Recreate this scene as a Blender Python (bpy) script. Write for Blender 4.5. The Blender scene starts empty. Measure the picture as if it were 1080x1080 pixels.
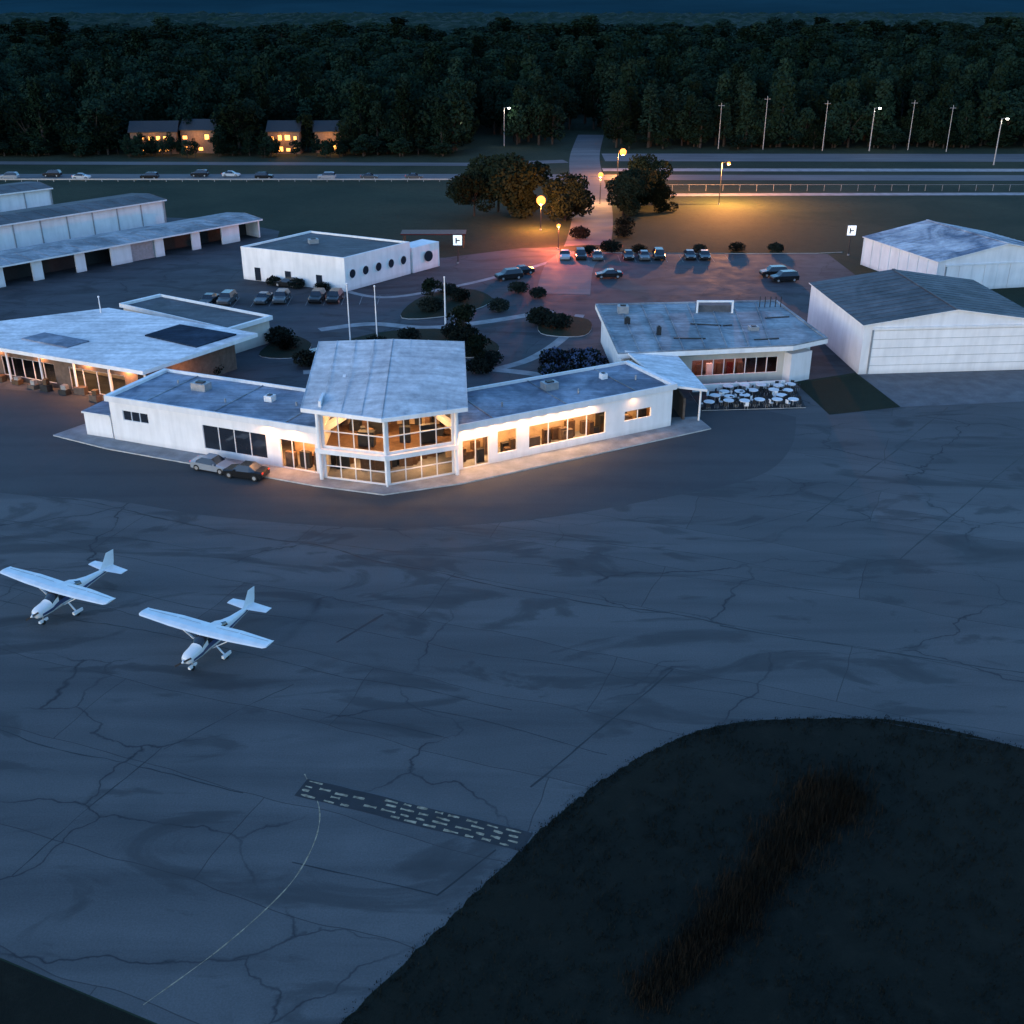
import bpy, math, random
import numpy as np
from mathutils import Vector, Matrix, noise
random.seed(7); rng=np.random.default_rng(7)
R=math.radians
scene=bpy.context.scene
COL=scene.collection

# ------------------------------------------------------------------ materials
class NT:
    def __init__(s,name):
        s.m=bpy.data.materials.new(name); s.m.use_nodes=True
        s.t=s.m.node_tree; s.b=s.t.nodes['Principled BSDF']; s.tc=s.n('ShaderNodeTexCoord')
    def n(s,typ,**k):
        x=s.t.nodes.new(typ)
        for a,b in k.items(): setattr(x,a,b)
        return x
    def l(s,a,b): s.t.links.new(a,b)
    def mapping(s,rot=0,scale=(1,1,1)):
        m=s.n('ShaderNodeMapping'); m.inputs['Rotation'].default_value=(0,0,rot); m.inputs['Scale'].default_value=scale
        s.l(s.tc.outputs['Object'],m.inputs[0]); return m.outputs[0]
    def noise(s,scale,detail=4,vec=None,dist=0,rough=.55):
        x=s.n('ShaderNodeTexNoise'); x.inputs['Scale'].default_value=scale; x.inputs['Detail'].default_value=detail
        x.inputs['Distortion'].default_value=dist; x.inputs['Roughness'].default_value=rough
        s.l(vec if vec else s.tc.outputs['Object'],x.inputs['Vector']); return x.outputs['Fac']
    def ramp(s,fac,stops):
        x=s.n('ShaderNodeValToRGB'); e=x.color_ramp.elements
        while len(e)<len(stops): e.new(.5)
        for i,(p,c) in enumerate(stops):
            e[i].position=p; e[i].color=(c,c,c,1) if not hasattr(c,'__len__') else (*c,1)
        s.l(fac,x.inputs[0]); return x.outputs[0]
    def mix(s,fac,a,b,mode='MIX'):
        x=s.n('ShaderNodeMix',data_type='RGBA',blend_type=mode)
        for sock,v in ((x.inputs[0],fac),(x.inputs[6],a),(x.inputs[7],b)):
            if isinstance(v,(int,float)): sock.default_value=v
            elif isinstance(v,tuple): sock.default_value=(*v,1)
            else: s.l(v,sock)
        return x.outputs[2]
    def out(s,col,rough=.8,metal=0,bump=None,bstr=.3,bdist=.05,spec=.3):
        if isinstance(col,tuple): s.b.inputs['Base Color'].default_value=(*col,1)
        else: s.l(col,s.b.inputs['Base Color'])
        if isinstance(rough,(int,float)): s.b.inputs['Roughness'].default_value=rough
        else: s.l(rough,s.b.inputs['Roughness'])
        s.b.inputs['Metallic'].default_value=metal
        s.b.inputs['Specular IOR Level'].default_value=spec
        if bump is not None:
            b=s.n('ShaderNodeBump'); b.inputs['Strength'].default_value=bstr; b.inputs['Distance'].default_value=bdist
            s.l(bump,b.inputs['Height']); s.l(b.outputs[0],s.b.inputs['Normal'])
        return s.m

def simple(name,c,rough=.7,scale=1.5,amt=.25,metal=0,spec=.3,bump=.0):
    t=NT(name); f=t.noise(scale,5); g=t.noise(scale*9,3)
    r=t.ramp(f,[(.3,1-amt),(.7,1+amt*.4)]); r2=t.ramp(g,[(.3,1-amt*.4),(.7,1.0)])
    col=t.mix(1.0,t.mix(1.0,tuple(c),r,'MULTIPLY'),r2,'MULTIPLY')
    return t.out(col,rough,metal,g if bump else None,bump,.03,spec)
def wallmat(name,c,rough=.7,spec=.3):
    # painted wall: faint vertical weather streaks and soft dirt
    t=NT(name); f=t.noise(.45,5)
    m=t.n('ShaderNodeMapping'); m.inputs['Scale'].default_value=(1.3,1.3,.18); t.l(t.tc.outputs['Object'],m.inputs[0])
    st=t.noise(1,5,vec=m.outputs[0])
    sp=t.n('ShaderNodeSeparateXYZ'); t.l(t.tc.outputs['Object'],sp.inputs[0])
    low=t.ramp(sp.outputs[2],[(.1,.8),(.7,1.)])
    col=t.mix(1.,t.mix(1.,t.mix(1.,tuple(c),t.ramp(f,[(.3,.9),(.7,1.03)]),'MULTIPLY'),t.ramp(st,[(.3,.88),(.6,1.)]),'MULTIPLY'),low,'MULTIPLY')
    return t.out(col,rough,0,None,.1,.03,spec)
def emis(name,c,s):
    t=NT(name); t.b.inputs['Base Color'].default_value=(*c,1)
    t.b.inputs['Emission Color'].default_value=(*c,1); t.b.inputs['Emission Strength'].default_value=s
    return t.m

def asphalt(name,base,light,dark,cracks=True,streak_rot=.36,ca=.85):
    t=NT(name)
    big=t.noise(.035,5,dist=.6); mid=t.noise(.35,6,rough=.6); fine=t.noise(9,3,rough=.7)
    st=t.noise(1,5,vec=t.mapping(streak_rot,(.03,.32,1)),dist=.5)
    c=t.mix(t.ramp(big,[(.3,0.),(.7,1.)]),base,light)
    c=t.mix(t.ramp(st,[(.42,0.),(.72,.75)]),c,dark)
    c=t.mix(1.,c,t.ramp(mid,[(.25,.84),(.75,1.1)]),'MULTIPLY')
    c=t.mix(1.,c,t.ramp(fine,[(.25,.8),(.75,1.2)]),'MULTIPLY')
    if cracks:
        # paving lanes laid at different times : slightly different greys
        nz0=t.n('ShaderNodeTexNoise'); nz0.inputs['Scale'].default_value=.12; nz0.inputs['Detail'].default_value=2
        t.l(t.tc.outputs['Object'],nz0.inputs['Vector'])
        a0=t.n('ShaderNodeVectorMath',operation='MULTIPLY_ADD'); t.l(nz0.outputs['Color'],a0.inputs[0]); a0.inputs[1].default_value=(1.8,1.8,0); t.l(t.mapping(streak_rot,(1,1,1)),a0.inputs[2])
        bk=t.n('ShaderNodeTexBrick'); bk.inputs['Scale'].default_value=1; bk.inputs['Brick Width'].default_value=31; bk.inputs['Row Height'].default_value=7.3; bk.inputs['Mortar Size'].default_value=.035; bk.inputs['Mortar Smooth'].default_value=.3
        bk.inputs['Color1'].default_value=(.86,.86,.87,1); bk.inputs['Color2'].default_value=(1.1,1.1,1.1,1); bk.inputs['Mortar'].default_value=(.5,.5,.52,1)
        t.l(a0.outputs[0],bk.inputs['Vector'])
        c=t.mix(1.,c,bk.outputs['Color'],'MULTIPLY')
        mp=t.mapping(streak_rot,(.06,.1,1))
        nz=t.n('ShaderNodeTexNoise'); nz.inputs['Scale'].default_value=.22; nz.inputs['Detail'].default_value=5
        t.l(t.tc.outputs['Object'],nz.inputs['Vector'])
        ad=t.n('ShaderNodeVectorMath',operation='MULTIPLY_ADD'); t.l(nz.outputs['Color'],ad.inputs[0]); ad.inputs[1].default_value=(.38,.38,0); t.l(mp,ad.inputs[2])
        v=t.n('ShaderNodeTexVoronoi',feature='DISTANCE_TO_EDGE'); v.inputs['Scale'].default_value=1.0; t.l(ad.outputs[0],v.inputs['Vector'])
        line=t.ramp(v.outputs['Distance'],[(0.001,1.),(.0066,0.)])
        halo=t.ramp(v.outputs['Distance'],[(0.0,.3),(.05,0.)])
        mask=t.ramp(t.noise(.07,3),[(.44,.0),(.56,1.)])
        c=t.mix(t.mix(1.,halo,mask,'MULTIPLY'),c,dark)
        c=t.mix(t.mix(1.,t.mix(1.,line,mask,'MULTIPLY'),(ca,ca,ca),'MULTIPLY'),c,(.008,.01,.015))
        # damp and rubber stained areas
        s2=t.noise(.075,7,vec=t.mapping(-.5,(1,2.4,1)),dist=1.6)
        c=t.mix(t.ramp(s2,[(.54,0.),(.6,.55),(.72,.85)]),c,tuple(q*.7 for q in dark))
    return t.out(c,t.ramp(mid,[(.3,.72),(.7,.95)]),0,fine,.25,.02,.25)

M={}
M['apron']=asphalt('apron_asphalt',(.066,.067,.07),(.088,.088,.091),(.042,.044,.048))
M['apron_new']=asphalt('sealed_asphalt',(.044,.045,.049),(.052,.053,.057),(.034,.035,.04),False)
M['carpark']=asphalt('car_park_asphalt',(.036,.038,.048),(.05,.052,.06),(.022,.024,.03))
M['road']=asphalt('road_asphalt',(.08,.08,.086),(.12,.12,.125),(.05,.052,.06),False,0)
M['concrete']=simple('concrete',(.24,.24,.25),.85,.6,.35)
M['pad']=simple('pad_concrete',(.12,.12,.13),.85,.5,.35)
M['kerb']=simple('kerb_concrete',(.45,.44,.43),.8,1,.3)
M['white']=wallmat('white_wall',(.76,.73,.73),.7)
M['whitemetal']=wallmat('white_metal',(.68,.67,.69),.5)
M['cream']=wallmat('cream_wall',(.52,.47,.42),.7)
M['brown']=simple('brown_cladding',(.13,.09,.07),.8,2,.3)
M['dark']=simple('dark_paint',(.02,.022,.026),.5,2,.3)
M['black']=simple('black_rubber',(.012,.012,.013),.8,3,.2)
M['steel']=simple('galvanised_steel',(.3,.31,.33),.5,2,.2,.4)
M['paint']=simple('worn_road_paint',(.36,.29,.2),.8,3,.7)
M['paintw']=simple('white_road_paint',(.22,.22,.22),.8,3,.6)
M['joint']=simple('crack_sealer',(.012,.013,.016),.6,.4,.5)
M['soil']=simple('tarred_band',(.022,.023,.027),.8,.9,.3)
def roofmat(name,c,c2,rot=0,rough=.7,spec=.2):
    t=NT(name)
    a=t.noise(.18,6,dist=1.0,rough=.6); b=t.noise(1.6,5,rough=.65); st=t.noise(1,4,vec=t.mapping(rot,(.12,1.6,1)))
    col=t.mix(t.ramp(a,[(.36,0.),(.62,1.)]),c,c2)
    col=t.mix(1.,col,t.ramp(b,[(.3,.72),(.7,1.08)]),'MULTIPLY')
    col=t.mix(1.,col,t.ramp(st,[(.35,.76),(.6,1.04)]),'MULTIPLY')
    return t.out(col,rough,0,b,.2,.03,spec)
M['r_tower']=roofmat('tower_metal_roof',(.38,.4,.44),(.54,.56,.6),rot=1.57)
M['r_wing']=roofmat('membrane_roof',(.1,.12,.17),(.27,.3,.37),rot=.4)
M['r_light']=roofmat('white_membrane_roof',(.58,.54,.55),(.8,.75,.76))
M['r_gray']=roofmat('weathered_roof',(.12,.14,.165),(.3,.32,.35),rot=.1)
M['r_dark']=roofmat('dark_roof',(.05,.056,.066),(.095,.1,.115))
M['r_hang']=roofmat('hangar_sheet_roof',(.1,.13,.19),(.48,.5,.55),rot=-.4)
M['r_blue']=roofmat('dark_blue_roof',(.012,.022,.04),(.03,.05,.08),rot=.9,rough=.95,spec=.05)
M['warmwall']=simple('interior_wall',(.55,.4,.25),.8,.8,.4)
M['wood']=simple('wood_furniture',(.1,.055,.03),.6,3,.4)
M['lampwarm']=emis('ceiling_lamp_warm',(1,.62,.28),14)
M['lamporange']=emis('sodium_lamp_halo',(1,.3,.045),3.2)
M['lampwhite']=emis('white_lamp',(1,.93,.8),14)
M['housewin']=emis('lit_house_window',(1,.42,.09),3.2)
M['red']=emis('tail_light',(1,.05,.02),.3)
M['signwhite']=emis('lit_sign_panel',(.9,.95,1),.6)
def glassmat(name):
    t=NT(name)
    gl=t.n('ShaderNodeBsdfGlossy'); gl.inputs['Roughness'].default_value=.04; gl.inputs['Color'].default_value=(.4,.45,.5,1)
    tr=t.n('ShaderNodeBsdfTransparent'); tr.inputs['Color'].default_value=(.9,.9,.9,1)
    fr=t.n('ShaderNodeFresnel'); fr.inputs['IOR'].default_value=1.45
    ms=t.n('ShaderNodeMixShader'); t.l(fr.outputs[0],ms.inputs[0]); t.l(tr.outputs[0],ms.inputs[1]); t.l(gl.outputs[0],ms.inputs[2])
    t.l(ms.outputs[0],t.t.nodes['Material Output'].inputs[0]); return t.m
M['glass']=glassmat('window_glass')
M['darkglass']=simple('tinted_glass',(.015,.02,.03),.08,1,.1,0,.6)
M['planewhite']=simple('aircraft_white_paint',(.66,.66,.67),.35,1.2,.12,0,.5)
M['planeblue']=simple('aircraft_trim_paint',(.04,.06,.14),.3,1,.1,0,.5)
def grassmat(name,a,b,c):
    t=NT(name); n1=t.noise(.05,6,dist=.5); n2=t.noise(.7,6,rough=.7); n3=t.noise(7,4,rough=.8)
    col=t.mix(t.ramp(n1,[(.35,0.),(.65,1.)]),a,b); col=t.mix(t.ramp(n2,[(.5,0.),(.75,.8)]),col,c)
    col=t.mix(1.,col,t.ramp(n3,[(.25,.55),(.75,1.25)]),'MULTIPLY')
    return t.out(col,.95,0,n3,.6,.1,.1)
M['grass']=grassmat('grass_field',(.016,.027,.017),(.03,.039,.024),(.01,.017,.012))
M['grassdark']=grassmat('rough_grass',(.006,.0078,.0062),(.0105,.012,.009),(.016,.017,.013))
M['lawn']=grassmat('lawn',(.014,.021,.014),(.02,.027,.016),(.01,.014,.01))
def leafmat(name,c,c2,ns=.35):
    t=NT(name); g=t.n('ShaderNodeObjectInfo'); n=t.noise(ns,3)
    col=t.mix(t.ramp(n,[(.35,0.),(.65,1.)]),c,c2)
    col=t.mix(1.,col,t.ramp(g.outputs['Random'],[(0,.6),(1,1.25)]),'MULTIPLY')
    return t.out(col,.95,spec=.02)
M['leaf']=leafmat('dark_foliage',(.008,.013,.008),(.014,.02,.012))
M['leaff']=leafmat('forest_foliage_haze',(.0055,.0165,.0115),(.0105,.0225,.0155))  # teal tint carries distance haze in the leaf colour
M['leaf2']=leafmat('shrub_foliage',(.008,.012,.01),(.016,.02,.016))
M['petal']=simple('blossom',(.06,.09,.17),.8,3,.4)
M['bark']=simple('bark',(.022,.021,.019),.9,3,.3)
M['reed']=simple('dry_reeds',(.026,.018,.011),.95,.6,.5,0,.05)
M['hill']=simple('hazy_hill',(.012,.042,.055),1,.002,.3,0,0)  # blue air haze is put into the hill's own colour
M['canopy']=grassmat('forest_canopy_haze',(.005,.02,.016),(.009,.026,.021),(.004,.013,.011))  # far canopy tinted teal, with haze painted into the colour
CARC={'silver':(.3,.32,.35),'white':(.55,.55,.56),'black':(.012,.013,.015),'blue':(.03,.05,.11),'red':(.1,.012,.012),'grey':(.08,.085,.09)}
for k,v in CARC.items(): M['car_'+k]=simple('car_paint_'+k,v,.25,1,.05,.2,.6)

# ------------------------------------------------------------------ mesh builder
class B:
    def __init__(s): s.v=[];s.f=[];s.m=[];s.mats=[]
    def mi(s,k):
        if k not in s.mats: s.mats.append(k)
        return s.mats.index(k)
    def face(s,pts,k):
        i=len(s.v); s.v+= [tuple(p) for p in pts]; s.f.append(list(range(i,i+len(pts)))); s.m.append(s.mi(k))
    def prism(s,poly,z0,z1,k,top=None,zt=None):
        n=len(poly); a=sum(poly[i][0]*poly[(i+1)%n][1]-poly[(i+1)%n][0]*poly[i][1] for i in range(n))
        zt=zt or [z1]*n
        if a<0: poly=poly[::-1]; zt=zt[::-1]
        i=len(s.v); s.v+=[(x,y,z0) for x,y in poly]+[(p[0],p[1],zt[j]) for j,p in enumerate(poly)]
        for j in range(n):
            q=(j+1)%n; s.f.append([i+j,i+q,i+n+q,i+n+j]); s.m.append(s.mi(k))
        s.f.append([i+n+j for j in range(n)]); s.m.append(s.mi(top or k))
        s.f.append([i+j for j in range(n)][::-1]); s.m.append(s.mi(k))
    def box(s,cx,cy,z0,sx,sy,h,rot,k,top=None):
        c,d=math.cos(rot),math.sin(rot)
        s.prism([(cx+x*c-y*d,cy+x*d+y*c) for x,y in ((-sx/2,-sy/2),(sx/2,-sy/2),(sx/2,sy/2),(-sx/2,sy/2))],z0,z0+h,k,top)
    def cyl(s,p0,p1,r0,r1,n,k,cap=True):
        p0=Vector(p0);p1=Vector(p1);d=(p1-p0).normalized()
        a=d.orthogonal().normalized();b=d.cross(a); i=len(s.v)
        for p,r in((p0,r0),(p1,r1)):
            for j in range(n):
                t=2*math.pi*j/n; s.v.append(tuple(p+a*math.cos(t)*r+b*math.sin(t)*r))
        for j in range(n):
            q=(j+1)%n; s.f.append([i+j,i+q,i+n+q,i+n+j]); s.m.append(s.mi(k))
        if cap:
            s.f.append([i+j for j in range(n)][::-1]);s.m.append(s.mi(k)); s.f.append([i+n+j for j in range(n)]);s.m.append(s.mi(k))
    def ball(s,c,r,k,n=14,m=8):
        i=len(s.v)
        for a in range(m+1):
            ph=math.pi*(a+.02)/(m+.04)
            for j in range(n):
                t=2*math.pi*j/n; s.v.append((c[0]+r*math.sin(ph)*math.cos(t),c[1]+r*math.sin(ph)*math.sin(t),c[2]+r*math.cos(ph)))
        for a in range(m):
            for j in range(n):
                q=(j+1)%n; s.f.append([i+a*n+j,i+(a+1)*n+j,i+(a+1)*n+q,i+a*n+q]); s.m.append(s.mi(k))
    def beam(s,p0,p1,w,h,k):   # sloped rectangular beam
        p0=Vector(p0);p1=Vector(p1);d=(p1-p0).normalized(); a=d.cross(Vector((0,0,1)))
        if a.length<1e-3: a=Vector((1,0,0))
        a.normalize(); b=a.cross(d); i=len(s.v)
        for p in(p0,p1):
            for u,w2 in((-1,-1),(1,-1),(1,1),(-1,1)): s.v.append(tuple(p+a*u*w/2+b*w2*h/2))
        for j in range(4):
            q=(j+1)%4; s.f.append([i+j,i+q,i+4+q,i+4+j]); s.m.append(s.mi(k))
        s.f.append([i+3,i+2,i+1,i]);s.m.append(s.mi(k));s.f.append([i+4,i+5,i+6,i+7]);s.m.append(s.mi(k))
    def mesh(s,name,o=(0,0,0)):
        me=bpy.data.meshes.new(name); me.from_pydata([(x-o[0],y-o[1],z-o[2]) for x,y,z in s.v],[],s.f)
        for k in s.mats: me.materials.append(M[k])
        me.polygons.foreach_set('material_index',s.m); me.update(); return me
    def obj(s,name,parent=None,o=(0,0,0),smooth=False):
        me=s.mesh(name,o)
        if smooth: me.polygons.foreach_set('use_smooth',[True]*len(me.polygons))
        ob=bpy.data.objects.new(name,me); COL.objects.link(ob)
        if parent: ob.parent=parent
        else: ob.location=o
        return ob
def empty(name,o=(0,0,0),rot=0):
    e=bpy.data.objects.new(name,None); e.empty_display_size=.5; e.location=o; e.rotation_euler=(0,0,rot); COL.objects.link(e); return e
def light(name,kind,loc,power,color,size=.3,parent=None,rot=None,shape=None,o=(0,0,0)):
    l=bpy.data.lights.new(name,kind); l.energy=power; l.color=color
    if kind=='AREA': l.size=size
    else: l.shadow_soft_size=size
    ob=bpy.data.objects.new(name,l); COL.objects.link(ob); ob.location=Vector(loc)-Vector(o)
    if rot: ob.rotation_euler=rot
    if parent: ob.parent=parent
    return ob
def smoothpoly(pts,n=6,closed=True):
    out=[];L=len(pts)
    for i in range(L if closed else L-1):
        p=[Vector(pts[(i+k)%L] if closed else pts[min(max(i+k,0),L-1)]) for k in(-1,0,1,2)]
        for j in range(n):
            t=j/n
            q=.5*((2*p[1])+(-p[0]+p[2])*t+(2*p[0]-5*p[1]+4*p[2]-p[3])*t*t+(-p[0]+3*p[1]-3*p[2]+p[3])*t**3)
            out.append((q.x,q.y))
    if not closed: out.append(tuple(pts[-1]))
    return out
def sheet(name,poly,z,k,kerb=None):
    b=B(); 
    if kerb: b.prism(poly,0.0,z,kerb,k)
    else:
        n=len(poly); a=sum(poly[i][0]*poly[(i+1)%n][1]-poly[(i+1)%n][0]*poly[i][1] for i in range(n))
        b.face([(x,y,z) for x,y in (poly if a>0 else poly[::-1])],k)
    return b.obj(name)
def ribbon(b,pts,w,z,k,jit=0):
    n=len(pts); L=[]
    for i in range(n):
        a=Vector(pts[max(i-1,0)]);c=Vector(pts[min(i+1,n-1)]);d=(c-a).normalized();nn=Vector((-d.y,d.x))
        ww=w*(1+jit*random.uniform(-1,1)); p=Vector(pts[i]); L.append((p+nn*ww/2,p-nn*ww/2))
    for i in range(n-1):
        (a,b2),(c,d)=L[i],L[i+1]
        b.face([(b2.x,b2.y,z),(d.x,d.y,z),(c.x,c.y,z),(a.x,a.y,z)],k)
def wobble(p0,p1,amp,step=.8):
    p0=Vector(p0);p1=Vector(p1);L=(p1-p0).length;n=max(2,int(L/step));d=(p1-p0)/L;nn=Vector((-d.y,d.x));s=random.uniform(0,100)
    return [tuple(p0+d*(L*i/n)+nn*amp*(noise.noise(Vector((s,i*step*.12,0)))*2+.3*noise.noise(Vector((s,i*step*.9,5))))) for i in range(n+1)]

# ------------------------------------------------------------------ ground
b=B(); b.face([(-3000,-400,0),(3000,-400,0),(3000,5000,0),(-3000,5000,0)],'grass'); b.obj('ground')
rough=[(-7.6,31),(-7.9,35.6),(-3.5,41.5),(1.1,47.8),(3.3,50.5),(5.7,53.1),(9.6,56.3),(14.2,58.5),(21.1,59.1),(25.9,58.6),(32.1,55.9),(48,47),(70,35),(70,5),(0,5)]
edge=[]
for x,y in smoothpoly(rough[1:12],16,False): # frayed turf edge
    j=.13*noise.noise(Vector((x*1.7,y*1.7,0)))+.08*noise.noise(Vector((x*5,y*5,2))); edge.append((x+j,y-j))
apron=[(-130,80),(-60,54.4),(-25.2,39.4),(-16.4,35.6),(-10,32.8),(-8,30)]+edge+[(80,42),(160,60),(160,124),(66,121),(40,118),(34,128),(20,128),(-40,128),(-70,140),(-130,150)]
sheet('apron_pavement',apron,.008,'apron')
sheet('rough_grass_area',[(-8,30)]+[(x+.02,y-.02) for x,y in edge]+[(70,35),(70,-10),(-8,-10)],.004,'grassdark')
sheet('grass_verge',[(-60,54.3),(-25.2,39.3),(-16.4,35.5),(-10,32.7),(-10,0),(-60,0)],.005,'grassdark')
band=smoothpoly([(-80,105),(-60,98.5),(-48.5,94.7),(-37.4,93.0),(-26.6,89.5),(-11.8,87.2),(1.7,88.9),(14.2,93.6),(24,98.6),(29,106),(31.7,115.2)],6,False)+[(25,120),(-40,120),(-75,128)]
sheet('terminal_forecourt_pavement',band,.014,'apron_new')
park=[(-110,126),(-70,141),(-42,124),(-20,118),(20,121),(43,131),(43,155),(58,160),(57,199),(20,206),(1.7,204),(-12,196),(-24,196),(-46,206),(-60,195),(-110,150)]
sheet('car_park',park,.02,'carpark')
sheet('lawn',[(34.4,126.6),(42.6,130),(44.3,118.4),(35.6,115.9)],.026,'lawn')
sheet('hangar_concrete_pad',[(42.9,130.2),(95,134.5),(95,123),(59.1,120.2),(44.4,118.4)],.03,'pad')
isl=[('planted_island',[(-24,139),(-5,137),(-2,143),(-9,150),(-19,148)]),('planted_island',[(-16,156),(-8,158),(-3,166),(-7,173),(-14,168)]),('planted_island',[(-33,138),(-28,137),(-27,143),(-31,147)]),('planted_island',[(4,148),(10,147),(11,155),(5,157)])]
for nme,p in isl: sheet(nme,smoothpoly(p,5),.13,'lawn','kerb')
b=B()
ribbon(b,smoothpoly([(-30,176),(-20,168),(-8,176),(3,188),(9,196)],8,False),1.1,.034,'concrete')
ribbon(b,smoothpoly([(-4,131),(2,136),(7,146),(10,158)],8,False),1.4,.036,'concrete')
ribbon(b,smoothpoly([(-26,131),(-14,133),(-2,132),(8,128)],8,False),1.6,.038,'concrete')
ribbon(b,smoothpoly([(-27,150),(-20,153),(-12,151),(-4,154),(6,160)],8,False),1.8,.037,'concrete'); b.obj('footpath')
# roads
b=B(); ribbon(b,smoothpoly([(8,170),(10,190),(14,206),(17.6,245),(19,290),(21,330),(26,380)],8,False),8.5,.042,'road'); b.obj('access_road')
b=B(); ribbon(b,[(-300,290),(-14,290),(22,289),(300,286)],9,.05,'road'); b.obj('highway')
b=B(); ribbon(b,[(24,262),(60,263),(300,266)],3.5,.046,'concrete'); b.obj('service_road')
b=B(); ribbon(b,[(26,326),(150,325),(300,324)],16,.05,'road'); b.obj('taxiway_road')
b=B(); ribbon(b,[(24,302),(150,301),(300,300)],5,.05,'concrete'); b.obj('perimeter_road')
b=B(); ribbon(b,[(-300,318),(-10,312),(15,318)],6,.054,'road'); b.obj('frontage_road')
# markings
b=B()
d=Vector((.945,-.33));n=Vector((.33,.945));p0=Vector((-12.6,52.2))
ribbon(b,[tuple(p0+d*i*.75+n*random.uniform(-.04,.04)) for i in range(20)],1.6,.019,'soil')
for row in range(4):
    off=-.6+row*.4
    i=random.uniform(0,.4)
    while i<13.6:
        L=random.uniform(.45,.95)
        if not (row in(0,3) and i<6 and random.random()<.6) and random.random()>.1:
            a=p0+d*i+n*(off+random.uniform(-.05,.05)); c=a+d*L+n*random.uniform(-.05,.05)
            ribbon(b,[tuple(a),tuple(a.lerp(c,.3)),tuple(a.lerp(c,.65)),tuple(c)],.15,.024,'paint',.45)
        i+=L+random.uniform(.3,.6)
b.obj('hold_position_marking')
b=B(); ribbon(b,smoothpoly([(-12.6,53.4),(-11.3,50.6),(-11,48.1),(-11.5,45.2),(-12.6,42.8),(-14.6,39.8),(-17.3,36.6)],8,False),.06,.016,'paint',.5); b.obj('taxiway_centre_line')
b=B()
J=[((-75,106),(15.6,70.7),1.2,.12),((15.6,70.7),(60,57),.8,.12),((-60,84),(-8,69),1.,.06),((-8,69),(45,52),1.,.05),((-30,98),(30,77),1.2,.07),((30,77),(75,64),1.2,.07),
 ((1.1,52.2),(11.3,64.9),.3,.11),((-12.8,68.3),(-9.8,72.3),.1,.17),((26.4,88.5),(49.8,118.3),.3,.13),((32.5,81.3),(57,109.5),.3,.13),((44,78),(70,107),.3,.12),((30,104),(75,84),.6,.08),((36,112),(85,92),.6,.08),
 ((-45,76),(0,60),1.4,.06),((-6,60.2),(6,55.5),.8,.06),((-40,60),(-16,51.5),1.5,.06),((-27,45),(-22,56),1.0,.06),((-22,56),(-15,63),1.0,.05),((18,96),(75,78),.8,.07),((-12,46),(-4,43.5),.7,.06),((-4,43.5),(-1,47),.4,.08),((20,87),(36,96),.8,.06),((-58,92),(-26,83),1.,.07),((-20,84.5),(25,76),.9,.06),((-4,57),(-14,60),.5,.05)]
for a,c,am,w in J: ribbon(b,wobble(a,c,am*.35),w,.012 if w<.07 else .0125,'joint',.6)
b.obj('pavement_cracks')

# ------------------------------------------------------------------ building helpers
def wall(b,gl,fr,p0,p1,z0,z1,ops,k='white',th=.25):
    """wall with real openings. ops: (s0,s1,zb,zt,ncol,nrow,glass)"""
    p0=Vector(p0);p1=Vector(p1);L=(p1-p0).length;d=(p1-p0)/L;nn=Vector((-d.y,d.x))
    def seg(s0,s1,a,c):
        if s1-s0<.01 or c-a<.01: return
        q0=p0+d*s0;q1=p0+d*s1
        b.prism([tuple(q0),tuple(q1),tuple(q1+nn*th),tuple(q0+nn*th)],a,c,k)
    s=0
    for (s0,s1,zb,zt,nc,nr,g) in sorted(ops):
        seg(s,s0,z0,z1); seg(s0,s1,z0,zb); seg(s0,s1,zt,z1); s=s1
        q0=p0+d*s0+nn*.12;q1=p0+d*s1+nn*.12
        gl.face([(q0.x,q0.y,zb),(q1.x,q1.y,zb),(q1.x,q1.y,zt),(q0.x,q0.y,zt)],g)
        for i in range(nc+1):
            c=p0+d*(s0+(s1-s0)*i/nc)+nn*.1; w=.08
            fr.box(c.x,c.y,zb,w,.12,zt-zb,math.atan2(d.y,d.x),FR)
        for i in range(nr+1):
            z=zb+(zt-zb)*i/nr; c=p0+d*(s0+s1)/2+nn*.1
            fr.box(c.x,c.y,z-.04,s1-s0+.08,.13,.08,math.atan2(d.y,d.x),FR)
    seg(s,L,z0,z1)
FR='whitemetal'
def parapet(b,poly,z0,z1,t,k):
    n=len(poly);c=Vector((sum(p[0] for p in poly)/n,sum(p[1] for p in poly)/n))
    for i in range(n):
        a=Vector(poly[i]);e=Vector(poly[(i+1)%n]);ai=a+(c-a).normalized()*t*1.4;ei=e+(c-e).normalized()*t*1.4
        b.prism([tuple(a),tuple(e),tuple(ei),tuple(ai)],z0,z1,k)
def roofunit(b,x,y,z,sx,sy,h,rot,k='steel'):
    b.box(x,y,z,sx,sy,h,rot,k); b.box(x,y,z+h,sx*.5,sy*.5,h*.15,rot,'dark')

# ------------------------------------------------------------------ terminal
T=empty('airport_terminal',(-12,104,0)); o=(-12,104,0)
w=B();gl=B();fr=B();rf=B();it=B()
sheet('terminal_walkway',[(-49,109.4),(-42,105.6),(-19,96.2),(-12.1,94.1),(-4.6,96.8),(21.6,111.4),(20.6,115),(-12,112),(-44,117)],.14,'concrete','kerb')
A=(-42,108.2);Bq=(-18.6,98.9);C=(-15,107.5);D=(-38.4,117)
E=(-5.3,99.9);F=(17.3,112.2);G=(13,120.2);H=(-9.6,108)
z0=.14
wall(w,gl,fr,A,Bq,z0,4.5,[(1.6,4.8,2.5,3.6,3,1,'darkglass'),(11.5,19.0,.8,3.4,4,1,'darkglass'),(20.6,24.6,.2,3.2,3,1,'glass')])
wall(w,gl,fr,D,A,z0,4.5,[(3,6,1.4,3,2,1,'darkglass')])
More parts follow.
